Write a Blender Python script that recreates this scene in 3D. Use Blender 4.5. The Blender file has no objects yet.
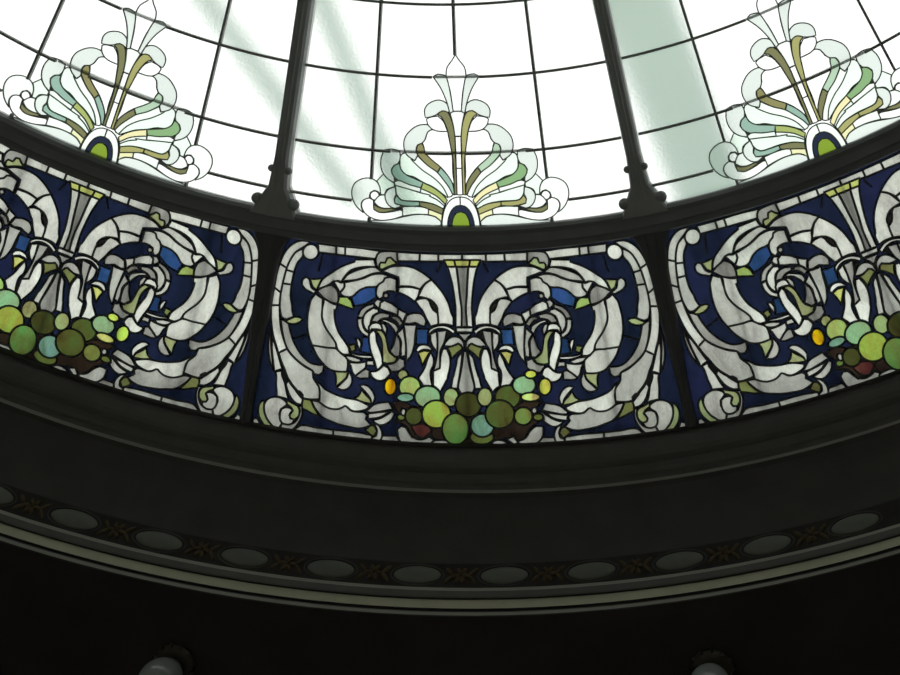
import bpy, bmesh, math, random
from mathutils import Vector, Matrix
from mathutils.geometry import delaunay_2d_cdt
random.seed(7)
C = bpy.context.scene.collection
PI = math.pi
# ------------------------------------------------------------------ camera and dome geometry
F = 1109.317; PITCH = 1.34815; YAW = -0.733109; ROLL = 0.2604; DD = -0.652283; DTH = -0.462979
CX, CY = 289.49, -148.516
S = 5.0; ZO = 1.6; ZD = 0.874732 * S; SL = 0.12      # dome radius 5 m, springing height above the eye, slope
HALF = PI / 16                                          # half a bay of the sixteen-bay dome
def rotz(v):
    c, s = math.cos(DTH), math.sin(DTH)
    return Vector((v[0]*c - v[1]*s, v[0]*s + v[1]*c, v[2]))
_c, _s = math.cos(YAW), math.sin(YAW); _cp, _sp = math.cos(PITCH), math.sin(PITCH)
_R = Vector((_c, -_s, 0)); _Fh = Vector((_s, _c, 0))
_F = _Fh*_cp + Vector((0, 0, _sp)); _U = -_Fh*_sp + Vector((0, 0, _cp))
_cr, _sr = math.cos(ROLL), math.sin(ROLL)
_R2 = _R*_cr + _U*_sr; _U2 = -_R*_sr + _U*_cr
CR, CU, CF = rotz(_R2), rotz(_U2), rotz(_F)
CAM = rotz((0, -DD*S, 0)) + Vector((0, 0, ZO))
def ray(px, py):
    return CF + CR*((px-450-CX)/F) - CU*((py-337.5-CY)/F)
def at_z(px, py, z):                                    # z above the eye
    d = ray(px, py); return CAM + d*(z/d.z)
def zc(r): return ZD + SL*(S - r)                       # glass surface, above the eye
def inv(px, py, dz=0.0):
    z = ZD
    for _ in range(12):
        p = at_z(px, py, z); z = zc(math.hypot(p.x, p.y)) - dz
    return p
def axis_x(y): return 453.66 + (y-4.49)*(468.23-453.66)/(444.8-4.49)
AX = [(3.6,1.86),(76,1.1),(153,.8),(216,1.9),(240,1.0),(262,.5),(345,-.6),(400,-1.3),(445,-1.0)]
def fixx(y):
    if y <= AX[0][0]: return AX[0][1]
    for (a, b), (c, d) in zip(AX, AX[1:]):
        if y <= c: return b + (d-b)*(y-a)/(c-a)
    return AX[-1][1]
def rad_at(y, dz=0.0):
    p = inv(axis_x(y), y, dz); return math.hypot(p.x, p.y)
def prof_r(z, y):
    p = at_z(axis_x(y), y, z); return math.hypot(p.x, p.y)

# ------------------------------------------------------------------ helpers
def tag(o, label=None, cat=None, group=None, kind=None):
    if label: o['label'] = label
    if cat: o['category'] = cat
    if group: o['group'] = group
    if kind: o['kind'] = kind
    return o
def mesh_obj(name, verts, faces, mat, parent=None, smooth=False, mats=None, fm=None):
    me = bpy.data.meshes.new(name); me.from_pydata([tuple(v) for v in verts], [], faces); me.update()
    for m in (mats or [mat]): me.materials.append(m)
    if fm:
        for p, k in zip(me.polygons, fm): p.material_index = k
    if smooth:
        for p in me.polygons: p.use_smooth = True
    o = bpy.data.objects.new(name, me); C.objects.link(o); o.parent = parent
    return o
def bm_obj(name, bm, mat, parent=None, smooth=False):
    me = bpy.data.meshes.new(name); bm.to_mesh(me); bm.free(); me.materials.append(mat)
    if smooth:
        for p in me.polygons: p.use_smooth = True
    o = bpy.data.objects.new(name, me); C.objects.link(o); o.parent = parent
    return o
def empty(name, loc, rz=0, parent=None):
    o = bpy.data.objects.new(name, None); o.empty_display_size = .1; C.objects.link(o)
    o.location = loc; o.rotation_euler = (0, 0, rz); o.parent = parent; return o
def lathe(bm, prof, seg=32, center=(0, 0, 0), a0=0.0, a1=2*PI, closed=True):
    rings = []
    n = seg if closed else seg + 1
    for k in range(n):
        a = a0 + (a1-a0)*k/seg
        rings.append([bm.verts.new((center[0]+r*math.sin(a), center[1]+r*math.cos(a), center[2]+z)) for r, z in prof])
    for k in range(seg):
        A, B = rings[k], rings[(k+1) % n]
        for i in range(len(prof)-1):
            try: bm.faces.new((A[i], A[i+1], B[i+1], B[i]))
            except ValueError: pass

# ------------------------------------------------------------------ materials
def newmat(name):
    m = bpy.data.materials.new(name); m.use_nodes = True; nt = m.node_tree; nt.nodes.clear(); return m, nt
def nd(nt, t, **kw):
    n = nt.nodes.new(t)
    for k, v in kw.items():
        if k in n.inputs: n.inputs[k].default_value = v
        else: setattr(n, k, v)
    return n
def paint(name, col, rough=.6, metal=0.0, var=.25, scale=9.0, bump=.1, spec=.3):
    m, nt = newmat(name); L = nt.links
    tc = nd(nt, 'ShaderNodeTexCoord'); no = nd(nt, 'ShaderNodeTexNoise', Scale=scale, Detail=5.0)
    L.new(tc.outputs['Object'], no.inputs['Vector'])
    mr = nd(nt, 'ShaderNodeMapRange'); mr.inputs['To Min'].default_value = 1-var; mr.inputs['To Max'].default_value = 1+var
    L.new(no.outputs['Fac'], mr.inputs['Value'])
    mx = nd(nt, 'ShaderNodeVectorMath', operation='SCALE'); mx.inputs[0].default_value = col
    L.new(mr.outputs['Result'], mx.inputs['Scale'])
    b = nd(nt, 'ShaderNodeBsdfPrincipled', Roughness=rough, Metallic=metal); b.inputs['Specular IOR Level'].default_value = spec
    L.new(mx.outputs[0], b.inputs['Base Color'])
    bp = nd(nt, 'ShaderNodeBump', Strength=bump, Distance=.01); L.new(no.outputs['Fac'], bp.inputs['Height']); L.new(bp.outputs[0], b.inputs['Normal'])
    o = nd(nt, 'ShaderNodeOutputMaterial'); L.new(b.outputs[0], o.inputs['Surface'])
    return m
def opal(name, gain=1.0, through=0.06, streak=.28, scale=5.0, hue=.03):
    """opalescent art glass: scatters the daylight that reaches its outer face; its own colour comes from the piece"""
    m, nt = newmat(name); L = nt.links
    at = nd(nt, 'ShaderNodeAttribute', attribute_name='glass_tint')
    tc = nd(nt, 'ShaderNodeTexCoord'); oi = nd(nt, 'ShaderNodeObjectInfo')
    mp = nd(nt, 'ShaderNodeMapping'); mp.inputs['Scale'].default_value = (1.0, .45, 1.0); L.new(tc.outputs['Object'], mp.inputs['Vector'])
    cb = nd(nt, 'ShaderNodeCombineXYZ'); L.new(oi.outputs['Random'], cb.inputs['Z'])
    sc = nd(nt, 'ShaderNodeVectorMath', operation='SCALE'); sc.inputs['Scale'].default_value = 7.0; L.new(cb.outputs[0], sc.inputs[0])
    L.new(sc.outputs[0], mp.inputs['Location'])
    n1 = nd(nt, 'ShaderNodeTexNoise', Scale=scale, Detail=6.0, Distortion=1.4); L.new(mp.outputs[0], n1.inputs['Vector'])
    n2 = nd(nt, 'ShaderNodeTexNoise', Scale=scale*7, Detail=4.0, Distortion=2.5); L.new(mp.outputs[0], n2.inputs['Vector'])
    ad = nd(nt, 'ShaderNodeMath', operation='MULTIPLY_ADD'); ad.inputs[1].default_value = .45; L.new(n2.outputs['Fac'], ad.inputs[0]); L.new(n1.outputs['Fac'], ad.inputs[2])
    mr = nd(nt, 'ShaderNodeMapRange'); mr.inputs['From Min'].default_value = .45; mr.inputs['From Max'].default_value = 1.0
    mr.inputs['To Min'].default_value = (1-streak)*gain; mr.inputs['To Max'].default_value = (1+streak)*gain; L.new(ad.outputs[0], mr.inputs['Value'])
    # streaks also drift in hue where the glass is strongly coloured
    hs = nd(nt, 'ShaderNodeHueSaturation'); L.new(at.outputs['Color'], hs.inputs['Color'])
    hr = nd(nt, 'ShaderNodeMapRange'); hr.inputs['From Min'].default_value = .3; hr.inputs['From Max'].default_value = .7; hr.inputs['To Min'].default_value = .5-hue; hr.inputs['To Max'].default_value = .5+hue
    L.new(n1.outputs['Fac'], hr.inputs['Value']); L.new(hr.outputs[0], hs.inputs['Hue'])
    mu = nd(nt, 'ShaderNodeVectorMath', operation='SCALE'); L.new(hs.outputs['Color'], mu.inputs[0]); L.new(mr.outputs[0], mu.inputs['Scale'])
    tr = nd(nt, 'ShaderNodeBsdfTranslucent'); L.new(mu.outputs[0], tr.inputs['Color'])
    tp = nd(nt, 'ShaderNodeBsdfRefraction', IOR=1.08, Roughness=.55); L.new(mu.outputs[0], tp.inputs['Color'])
    mx = nd(nt, 'ShaderNodeMixShader'); mx.inputs[0].default_value = through; L.new(tr.outputs[0], mx.inputs[1]); L.new(tp.outputs[0], mx.inputs[2])
    gl = nd(nt, 'ShaderNodeBsdfGlossy', Roughness=.25); m2 = nd(nt, 'ShaderNodeMixShader'); m2.inputs[0].default_value = .03
    L.new(mx.outputs[0], m2.inputs[1]); L.new(gl.outputs[0], m2.inputs[2])
    o = nd(nt, 'ShaderNodeOutputMaterial'); L.new(m2.outputs[0], o.inputs['Surface'])
    return m
M_OPAL = opal('opalescent_glass', .93, .10, .42, 7.0)
M_BLUE = opal('streaky_blue_glass', 1.0, .15, .7, 3.0, .015)
M_GRAPE = opal('mottled_grape_glass', 1.0, .10, .5, 10.0, .06)
def clear_mat():
    m, nt = newmat('obscure_clear_glass'); L = nt.links
    at = nd(nt, 'ShaderNodeAttribute', attribute_name='glass_tint')
    tc = nd(nt, 'ShaderNodeTexCoord')
    no = nd(nt, 'ShaderNodeTexNoise', Scale=75.0, Detail=3.0); L.new(tc.outputs['Object'], no.inputs['Vector'])
    bp = nd(nt, 'ShaderNodeBump', Strength=.55, Distance=.004); L.new(no.outputs['Fac'], bp.inputs['Height'])
    rf = nd(nt, 'ShaderNodeBsdfRefraction', IOR=1.2, Roughness=.5); L.new(at.outputs['Color'], rf.inputs['Color']); L.new(bp.outputs[0], rf.inputs['Normal'])
    tr = nd(nt, 'ShaderNodeBsdfTranslucent'); L.new(at.outputs['Color'], tr.inputs['Color'])
    mx = nd(nt, 'ShaderNodeMixShader'); mx.inputs[0].default_value = .3; L.new(rf.outputs[0], mx.inputs[1]); L.new(tr.outputs[0], mx.inputs[2])
    o = nd(nt, 'ShaderNodeOutputMaterial'); L.new(mx.outputs[0], o.inputs['Surface'])
    return m
M_CLEAR = clear_mat()
M_LEAD = paint('lead_came', (.11, .12, .12), .5, .3, .2, 30, .15)  # lead colour raised to carry the veiling glare near the glass
M_LEAD_GLARE = paint('glare_lead_came', (.36, .38, .36), .5, .1, .15, 30, .1)  # same lead, lightened to imitate glare from the bright clear glass
M_BAR = paint('steel_glazing_bar', (.38, .4, .38), .5, .2, .2, 20, .1)
M_IRON = paint('painted_iron', (.34, .36, .34), .5, 0, .2, 8, .15)
M_IRON2 = paint('painted_iron_ring', (.19, .2, .195), .55, 0, .2, 8, .15)
M_IRON3 = paint('blackened_iron', (.11, .11, .11), .6, 0, .2, 8, .1)
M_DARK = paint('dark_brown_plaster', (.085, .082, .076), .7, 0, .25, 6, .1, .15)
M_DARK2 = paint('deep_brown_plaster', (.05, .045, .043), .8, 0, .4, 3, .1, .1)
M_MID = paint('umber_moulding_paint', (.14, .14, .128), .6, 0, .2, 10, .1)
M_CREAM = paint('stone_cream_paint', (.38, .39, .33), .5, 0, .12, 10, .08)
M_OLIVE = paint('pale_olive_paint', (.60, .62, .44), .5, 0, .15, 10, .08)
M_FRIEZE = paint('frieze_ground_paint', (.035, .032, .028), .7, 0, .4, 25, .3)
M_MED = paint('medallion_paint', (.17, .18, .15), .5, 0, .15, 20, .1)
M_GILT = paint('tarnished_gilt', (.10, .075, .04), .45, .3, .5, 40, .4)
M_FLOOR = paint('floor_stone', (.5, .48, .45), .6, 0, .2, 2, .05)
M_WALL = paint('wall_plaster', (.42, .40, .37), .8, 0, .2, 2, .05)
def streak_mat():  # lets sky through, so the added strips read as pale streaks
    m, nt = newmat('translucent_streak_strip'); L = nt.links
    d = nd(nt, 'ShaderNodeBsdfDiffuse'); d.inputs['Color'].default_value = (.5, .6, .54, 1)
    t = nd(nt, 'ShaderNodeBsdfTranslucent'); no = nd(nt, 'ShaderNodeTexNoise', Scale=2.0, Detail=4.0)
    rp = nd(nt, 'ShaderNodeValToRGB'); rp.color_ramp.elements[0].color = (.36, .50, .42, 1); rp.color_ramp.elements[1].color = (.62, .76, .67, 1)
    L.new(no.outputs['Fac'], rp.inputs[0]); L.new(rp.outputs[0], t.inputs['Color'])
    x = nd(nt, 'ShaderNodeMixShader'); x.inputs[0].default_value = .8; L.new(d.outputs[0], x.inputs[1]); L.new(t.outputs[0], x.inputs[2])
    o = nd(nt, 'ShaderNodeOutputMaterial'); L.new(x.outputs[0], o.inputs['Surface']); return m
M_STREAK = streak_mat()
M_BRASS = paint('dark_bronze', (.10, .09, .07), .4, .5, .2, 30, .1)

# ------------------------------------------------------------------ tracing of the glass: design points, crop letter + nine-fold units
ORG = dict(a=(260,235), b=(260,305), c=(260,370), d=(340,235), e=(340,300), f=(340,370), g=(410,240), h=(410,310),
           i=(380,370), j=(460,370), k=(345,150), l=(400,50), m=(410,100), n=(410,160), P=(0,0))
def parse(s):
    out = []; o = None; buf = []; sc = 9.0
    for t in s.split():
        if t in ORG: o = ORG[t]; sc = 1.0 if t == 'P' else 9.0
        else:
            buf.append(float(t))
            if len(buf) == 2: out.append((o[0]+buf[0]/sc, o[1]+buf[1]/sc)); buf = []
    return out
def smooth_loop(pts, closed=True, step=3.2, corner=52):
    n = len(pts)
    if n < 3: return list(pts)
    cor = []
    for q in range(n):
        if not closed and q in (0, n-1): cor.append(True); continue
        a, b, c = pts[q-1], pts[q], pts[(q+1) % n]
        a1 = math.atan2(b[1]-a[1], b[0]-a[0]); a2 = math.atan2(c[1]-b[1], c[0]-b[0])
        t = abs((a2-a1+PI) % (2*PI) - PI); cor.append(math.degrees(t) > corner)
    out = []
    for q in range(n if closed else n-1):
        p1, p2 = pts[q], pts[(q+1) % n]
        p0 = pts[q-1] if not cor[q] else (2*p1[0]-p2[0], 2*p1[1]-p2[1])
        p3 = pts[(q+2) % n] if not cor[(q+1) % n] else (2*p2[0]-p1[0], 2*p2[1]-p1[1])
        L = math.hypot(p2[0]-p1[0], p2[1]-p1[1]); k = max(1, int(round(L/step)))
        l0 = max(1e-3, math.hypot(p1[0]-p0[0], p1[1]-p0[1])); l3 = max(1e-3, math.hypot(p3[0]-p2[0], p3[1]-p2[1]))
        # tangents scaled to the segment so that uneven spacing does not loop
        m1 = [((p2[x]-p1[x])/L + (p1[x]-p0[x])/l0)*.5*L if L > 1e-6 else 0 for x in (0, 1)]
        m2 = [((p3[x]-p2[x])/l3 + (p2[x]-p1[x])/L)*.5*L if L > 1e-6 else 0 for x in (0, 1)]
        for w in range(k):
            t = w/k; t2 = t*t; t3 = t2*t
            out.append(tuple((2*t3-3*t2+1)*p1[x]+(t3-2*t2+t)*m1[x]+(-2*t3+3*t2)*p2[x]+(t3-t2)*m2[x] for x in (0, 1)))
    if not closed: out.append(pts[-1])
    return out
def to_xy(pts, fix=True):
    r = []
    for x, y in pts:
        p = inv(x + (fixx(y) if fix else 0), y); r.append((p.x, p.y))
    return r
def ell(cr, cx, cy, rx, ry=None, rot=0, n=26):
    ry = ry or rx; ox, oy = ORG[cr]; out = []
    for q in range(n):
        a = 2*PI*q/n; u = rx*math.cos(a); v = ry*math.sin(a)
        out.append((ox+(cx+u*math.cos(rot)-v*math.sin(rot))/9, oy+(cy+u*math.sin(rot)+v*math.cos(rot))/9))
    return out

def srgb(r, g, b):
    return tuple((c/255/12.92 if c/255 < .04045 else ((c/255+.055)/1.055)**2.4) for c in (r, g, b))
COL = dict(W=srgb(188,189,180), W2=srgb(172,173,165), G=srgb(146,146,139), G2=srgb(124,124,116), B=srgb(206,208,198), H=srgb(232,240,232),
           blue=srgb(27,35,60), bluel=srgb(34,60,100), leaf=srgb(150,158,112), leafd=srgb(112,116,70), yel=srgb(190,192,108),
           gold=srgb(232,190,20), lime=srgb(188,194,80), g1=srgb(144,166,92), g2=srgb(134,166,122), g3=srgb(146,158,66), g4=srgb(96,124,62), g5=srgb(66,70,34),
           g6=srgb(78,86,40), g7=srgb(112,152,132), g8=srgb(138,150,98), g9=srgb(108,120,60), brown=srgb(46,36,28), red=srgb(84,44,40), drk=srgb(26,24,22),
           navy=srgb(38,44,62), clr=(1.0,1.0,.985), pal=srgb(236,241,236), pal2=srgb(216,223,218), palg=srgb(226,240,228), teal2=srgb(176,200,176), oliv2=srgb(160,158,104), gt=srgb(130,164,118), crm2=srgb(228,220,172),
           teal=srgb(146,176,162), oliv=srgb(138,134,92), olvd=srgb(118,118,84), lim2=srgb(160,172,104), crm=srgb(226,224,178), med=srgb(124,148,52))

# each row: part name, colour, mode (M mirrored pair, S left only, R as drawn, C centred), points
LOWER = [
 ('blue_background','bluel','M','h 60 170 170 170 165 310 60 310'),
 ('blue_background','bluel','M','d 100 560 150 505 230 470 320 468 325 560 230 620 130 640'),
 ('blue_background','bluel','M','e 205 335 262 335 272 400 285 485 190 465 200 400'),
 ('border','W','M','a 515 78 680 98 760 106 900 118 d 330 140 500 152 700 164 880 170 g 250 126 437 128 465 128 465 186 250 192 d 880 240 700 237 530 235 310 215 40 185 a 760 185 520 155'),
 ('border','W','M','a 440 62 370 50 320 62 262 100 212 165 180 240 152 330 130 450 112 560 100 650 b 100 60 105 150 125 280 150 360 172 430 248 392 215 300 190 200 180 100 178 0 a 182 560 190 500 215 380 240 290 275 210 320 150 380 112 425 80'),
 ('scroll','W2','M','a 385 120 320 150 275 210 240 290 215 380 190 500 182 560 b 178 0 185 60 200 110 240 128 305 103 290 40 a 290 640 275 560 278 480 290 400 310 310 340 240 378 195'),
 ('scroll','G','M','b 190 128 205 240 250 390 300 455 360 512 430 560 480 590 500 620 540 630 575 600 580 540 530 538 470 525 400 470 340 390 300 310 270 210 262 172 232 145'),
 ('leaf','leaf','M','b 228 143 270 125 320 105 360 110 385 130 360 155 320 170 280 170 250 160'),
 ('border_bead','B','M','@a 450 153 70'),
 ('border','G','M','b 95 200 82 300 82 420 100 520 130 592 118 480 105 350 102 260'),
 ('border','W','M','b 115 290 140 350 165 430 185 500 208 575 138 595 122 480 112 380'),
 ('border','W','M','b 142 600 205 590 c 205 40 235 120 250 200 268 262 165 235 155 130 148 20'),
 ('scroll','W','M','c 208 10 245 60 290 130 340 190 398 262 385 312 340 300 290 250 258 180 232 90'),
 ('scroll','W2','M','b 175 430 248 395 300 460 360 515 420 560 480 590 490 650 c 485 60 505 100 540 150 548 262 480 264 400 250 350 190 300 130 255 60 b 232 580 200 510'),
 ('scroll','B','M','c 490 75 540 115 600 175 680 215 760 245 f 180 275 270 320 262 345 210 365 140 372 100 355 75 330 55 322 30 338 0 350 c 640 346 590 322 545 288 549 200 540 150'),
 ('scroll','W2','M','c 470 270 545 288 590 322 640 346 720 350 f 30 338 55 322 75 330 105 362 150 375 235 385 252 410 240 440 292 495 240 515 180 525 100 512 0 488 c 650 460 590 435 540 390 505 340'),
 ('leaf','leafd','M','c 400 258 470 268 490 320 515 365 545 412 500 402 440 368 392 345 388 300'),
 ('volute','W','M','c 130 243 190 248 240 280 262 310 230 330 200 350 185 390 190 430 210 475 178 532 120 500 75 440 50 370 50 310 80 262'),
 ('leaf','leaf','M','c 55 262 20 285 -3 330 -3 400 30 470 80 525 150 545 120 500 75 440 50 370 48 310'),
 ('border','W','M','c -55 440 -15 430 10 478 55 520 40 535 -10 515 -55 495'),
 ('volute','W','M','c 190 390 205 350 240 335 280 340 307 360 278 400 282 430 322 445 300 480 250 492 205 472 188 430'),
 ('leaf','leaf','M','c 255 270 310 300 352 325 367 370 355 420 322 447 285 435 275 405 307 362 290 335 250 305'),
 ('volute','W2','M','c 365 322 388 330 392 390 372 450 332 510 285 548 178 535 210 478 260 492 320 472 358 420 370 380'),
 ('border','W','M','c 375 498 520 518 670 538 900 562 f 280 583 400 590 515 592 535 625 550 668 400 668 280 650 c 900 642 660 622 500 595 300 562 340 520'),
 ('scroll','W2','S','f 525 535 560 505 600 515 625 555 660 600 720 625 780 615 830 590 862 630 820 668 700 680 580 675 540 620'),
 ('scroll','W2','S','i 480 645 540 628 600 632 655 675 465 680'),
 ('leaf','leafd','M','f 238 540 290 490 325 510 342 555 312 600 280 580'),
 ('scroll','W','M','f 315 473 360 500 388 560 385 610 362 650 298 650 300 605 335 590 345 550 328 505'),
 ('scroll','W2','M','f 250 370 320 310 450 285 487 352 350 377 280 384'),
 ('scroll','W','M','f 260 392 350 382 450 372 402 412 330 434 268 438'),
 ('scroll','W','M','f 298 452 380 432 440 397 480 370 502 392 480 440 430 482 375 497 330 477'),
 ('scroll','W','M','f 188 142 220 130 270 150 310 200 327 250 315 290 296 305 285 260 250 210 218 175'),
 ('leaf','leaf','M','f 205 180 250 230 285 265 294 302 230 292 132 255 178 232'),
 ('leaf','leaf','M','c 680 14 802 12 790 62 740 112 692 148 692 60'),
 ('scroll','W2','M','c 808 8 835 60 836 120 800 168 750 180 703 160 740 120 790 70'),
 ('scroll','W','M','a 500 530 b 565 -55 562 30 560 120 600 215 650 285 690 350 690 385 620 385 475 362 450 300 430 200 430 100 445 0 a 440 660 460 580'),
 ('scroll','B','M','a 580 575 640 610 695 635 685 675 b 672 40 672 100 690 190 720 260 770 330 805 390 810 442 760 445 705 405 690 350 650 285 600 215 562 120 562 30'),
 ('scroll','W','M','b 475 362 620 385 690 392 740 440 790 480 797 560 790 600 700 598 620 570 560 510 510 440'),
 ('scroll','W2','M','e 48 500 90 503 130 510 202 540 180 560 120 556 78 537'),
 ('scroll','W','M','e 100 475 160 490 290 500 300 525 230 527 150 512 105 495'),
 ('scroll','W','M','e 85 560 160 565 238 558 240 605 195 645 f 145 52 122 25 105 -35'),
 ('scroll','G','M','f 150 54 205 8 240 -10 272 5 272 74 165 70'),
 ('scroll','B','M','e 282 645 335 640 400 590 440 610 462 665 f 440 60 420 82 370 98 320 82 287 45'),
 ('scroll','W2','M','e 248 545 308 545 316 592 245 585'),
 ('scroll','B','M','a 515 488 560 400 640 340 740 280 850 240 d 130 222 300 220 322 290 250 285 160 295 90 320 50 360 10 420 a 700 412 660 417 620 447 560 472'),
 ('scroll','W2','M','d 20 415 60 360 130 325 230 295 320 290 368 335 280 352 220 378 150 402'),
 ('scroll','W','M','d 40 428 150 405 220 385 280 358 380 350 442 372 400 395 380 430 322 465 240 470 170 500 108 555 20 545 0 520 40 465'),
 ('scroll','B','M','a 663 420 690 413 730 430 757 430 757 470 718 512 690 470'),
 ('scroll','G','M','a 512 502 560 472 640 447 690 490 705 540 702 622 640 605 580 572'),
 ('scroll','W2','M','a 382 400 410 378 440 395 460 470 508 508 480 527 400 480 378 450'),
 ('leaf','leaf','M','a 453 398 553 393 510 492 470 465'),
 ('leaf','g1','M','a 712 558 790 560 820 590 845 668 790 652 698 617'),
 ('rosette','G','M','d 318 205 345 158 420 146 505 150 517 258 440 280 370 328 328 280'),
 ('rosette','leaf','M','d 350 268 362 248 405 250 418 208 450 202 480 232 517 258 440 282 375 312 352 300'),
 ('scroll','W','M','d 378 325 440 290 540 278 640 290 740 340 822 402 770 432 720 487 640 465 530 460 525 380 440 350'),
 ('scroll','B','M','d 525 470 640 470 717 490 700 560 672 597 600 550 525 515'),
 ('scroll','W','M','g 75 508 100 450 135 395 190 358 250 420 310 500 350 580 380 675 h 390 60 392 142 320 128 258 130 252 40 g 250 650 235 590 190 540 130 520'),
 ('scroll','W','M','g 48 550 90 528 150 525 180 560 210 630 246 655 h 252 40 258 130 190 147 150 80 110 0 g 100 620'),
 ('dark_eye','drk','M','g 172 543 222 570 249 620 243 648 203 618'),
 ('scroll','W','M','d 328 480 350 440 385 420 402 387 450 380 505 400 507 512 430 505 392 520 387 555 360 578 328 548'),
 ('scroll','G','M','@d 412 545 24'),
 ('calyx','B','M','h 162 212 175 178 230 148 300 138 360 153 412 190 395 217 330 177 270 167 220 182 180 217'),
 ('calyx','B','C','h 413 158 500 158 | 500 200 425 200'),
 ('calyx','W2','C','h 430 212 500 212 | 500 290 490 280 460 240'),
 ('calyx','G','M','h 250 192 338 180 312 300 282 360 277 450 277 522 220 547 240 460 252 380 252 280'),
 ('calyx','W','M','h 188 217 242 194 252 280 250 372 218 340 190 280'),
 ('calyx','W2','M','h 340 188 378 212 335 255'),
 ('calyx','W2','M','h 308 318 350 260 400 238 450 250 487 290 494 350 470 330 440 300 380 327 325 325'),
 ('leaf','leafd','M','h 343 338 380 328 440 302 462 315 482 348 430 390 380 442 365 385'),
 ('fountain','B','M','h 277 525 285 400 303 350 337 350 367 430 367 520 342 620 i 625 60 590 130 555 195 510 155 488 142 h 218 640 218 550'),
 ('fountain','W','M','h 480 375 467 500 447 640 i 708 165 648 168 i 665 60 h 400 600 425 480 433 430'),
 ('fountain','W2','C','h 487 372 500 372 | i 795 235 745 215 715 165 h 458 600 475 500'),
 ('calyx','B','M','h 58 362 75 330 120 310 180 325 215 372 190 365 130 355 78 380'),
 ('leaf','yel','M','h 80 387 130 365 187 375 150 440 118 505 100 440'),
 ('fountain','B','M','h 193 383 218 430 217 500 195 545 200 640 i 480 142 400 140 353 72 h 88 605 140 520 165 440'),
 ('capital','yel','C','g 298 180 500 180 | 500 240 330 240'),
 ('fountain','B','M','g 335 243 412 240 428 350 447 500 465 620 h 467 152 415 152 412 0 g 412 620 397 500 372 370'),
 ('fountain','G','C','g 416 243 500 243 | h 500 155 467 152 g 465 620 449 500 430 350'),
 ('scroll','G','M','e 163 155 180 100 230 55 305 33 308 68 250 95 205 160'),
 ('scroll','W','M','e 158 168 202 165 207 220 227 270 265 300 255 332 200 300 165 240'),
 ('scroll','W','M','e 208 180 225 125 300 70 345 85 350 112 300 140 282 190 270 240 252 285 225 250'),
 ('scroll','G','M','e 285 192 310 140 370 113 450 130 443 160 370 175 340 202'),
 ('scroll','W2','M','d 310 602 335 578 374 590 355 650 e 350 78 318 50 303 20'),
 ('scroll','W','M','e 363 25 400 3 470 35 530 80 602 120 570 197 530 150 450 110 400 97 358 77'),
 ('scroll','G2','M','e 452 165 480 140 530 155 572 215 540 235 500 190'),
 ('scroll','B','M','e 350 190 400 173 450 190 520 232 530 270 508 302 480 260 440 215 390 197'),
 ('scroll','B','M','e 263 240 290 210 330 203 370 220 384 272 330 262 290 262 270 290'),
 ('scroll','W2','M','e 373 210 402 213 427 260 417 310 387 270'),
 ('scroll','B','M','e 270 300 310 272 327 300 335 370 362 440 382 500 392 577 340 638 320 560 280 450 266 360'),
 ('leaf','leaf','M','e 328 273 370 272 412 320 432 400 452 470 522 522 500 562 430 572 390 562 387 470 377 360'),
 ('scroll','G','M','e 425 580 500 565 540 520 588 540 592 600 540 640 470 645'),
 ('scroll','G','M','e 508 310 540 350 550 430 542 505 500 512 455 460 482 410'),
 ('scroll','W2','M','e 518 300 572 248 590 340 600 420 597 500 560 512 552 440 557 380'),
 ('scroll','W2','M','e 578 222 692 225 682 300 672 420 642 510 602 555 600 420 590 320'),
 ('scroll','G','M','e 582 205 600 140 660 118 740 130 777 190 765 237 720 225 680 205 620 217'),
 ('leaf','leafd','M','e 78 407 140 398 147 450 110 467'),
 ('scroll','B','M','e 148 340 175 350 197 400 180 452 160 400'),
 ('dark_eye','drk','M','b 203 590 225 600 240 640 c 262 95 240 130 222 60'),
 ('dark_eye','drk','M','c 335 190 365 190 398 225 392 258'),
 ('fruit_shadow','brown','R','i 120 300 200 280 320 330 400 330 600 400 700 380 800 420 j 200 380 300 420 480 340 580 285 760 280 700 340 770 440 700 480 640 530 600 600 530 640 430 610 330 640 250 675 60 675 i 700 675 610 630 480 620 430 560 300 610 240 500 150 470 190 420'),  # dark brown and red-brown glass ground behind the grapes
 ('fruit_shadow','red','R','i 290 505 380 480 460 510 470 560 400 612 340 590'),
 ('grape','g8','R','@i 215 45 48'),
 ('grape','g9','R','@i 202 425 38 30'),
 ('grape','W2','R','@i 222 378 23 32'),
 ('grape','gold','R','@i 103 150 55 76'),
 ('grape','g1','R','@i 278 152 98 96'),
 ('grape','g7','R','@i 240 248 78 40'),
 ('grape','g2','R','@i 440 242 118 100'),
 ('grape','g8','R','@i 650 245 70 84'),
 ('grape','g5','R','@i 315 415 80 82'),
 ('grape','brown','R','@i 545 570 75 60'),
 ('grape','g5','R','@i 805 312 118 112'),
 ('grape','g3','R','@i 518 398 130 126'),
 ('grape','g9','R','@j 205 605 108 65'),
 ('grape','g4','R','@i 690 530 122 142'),
 ('grape','g7','R','@j 212 498 106 104'),
 ('grape','g8','R','@j 235 243 68 84'),
 ('grape','g6','R','@j 440 245 116 108'),
 ('grape','g6','R','@j 370 398 132 128'),
 ('grape','g2','R','@j 587 135 104 86'),
 ('grape','yel','R','@j 645 243 86 40'),
 ('grape','lime','R','@j 645 38 54 38'),
 ('grape','lime','R','@j 775 150 58 76'),
 ('grape','g9','R','@j 580 415 82 80'),
 ('grape','W2','R','@j 680 365 25 28'),
 ('grape','g9','R','@j 715 425 48 32'),
 ('scroll','W','R','j 538 640 600 610 640 550 692 505 757 510 757 590 705 655 600 672 545 672'),
 ('scroll','W','R','j 428 622 490 598 532 650 500 675'),
 ('scroll','W','R','j 285 672 320 635 412 640 445 675'),
]
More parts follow.
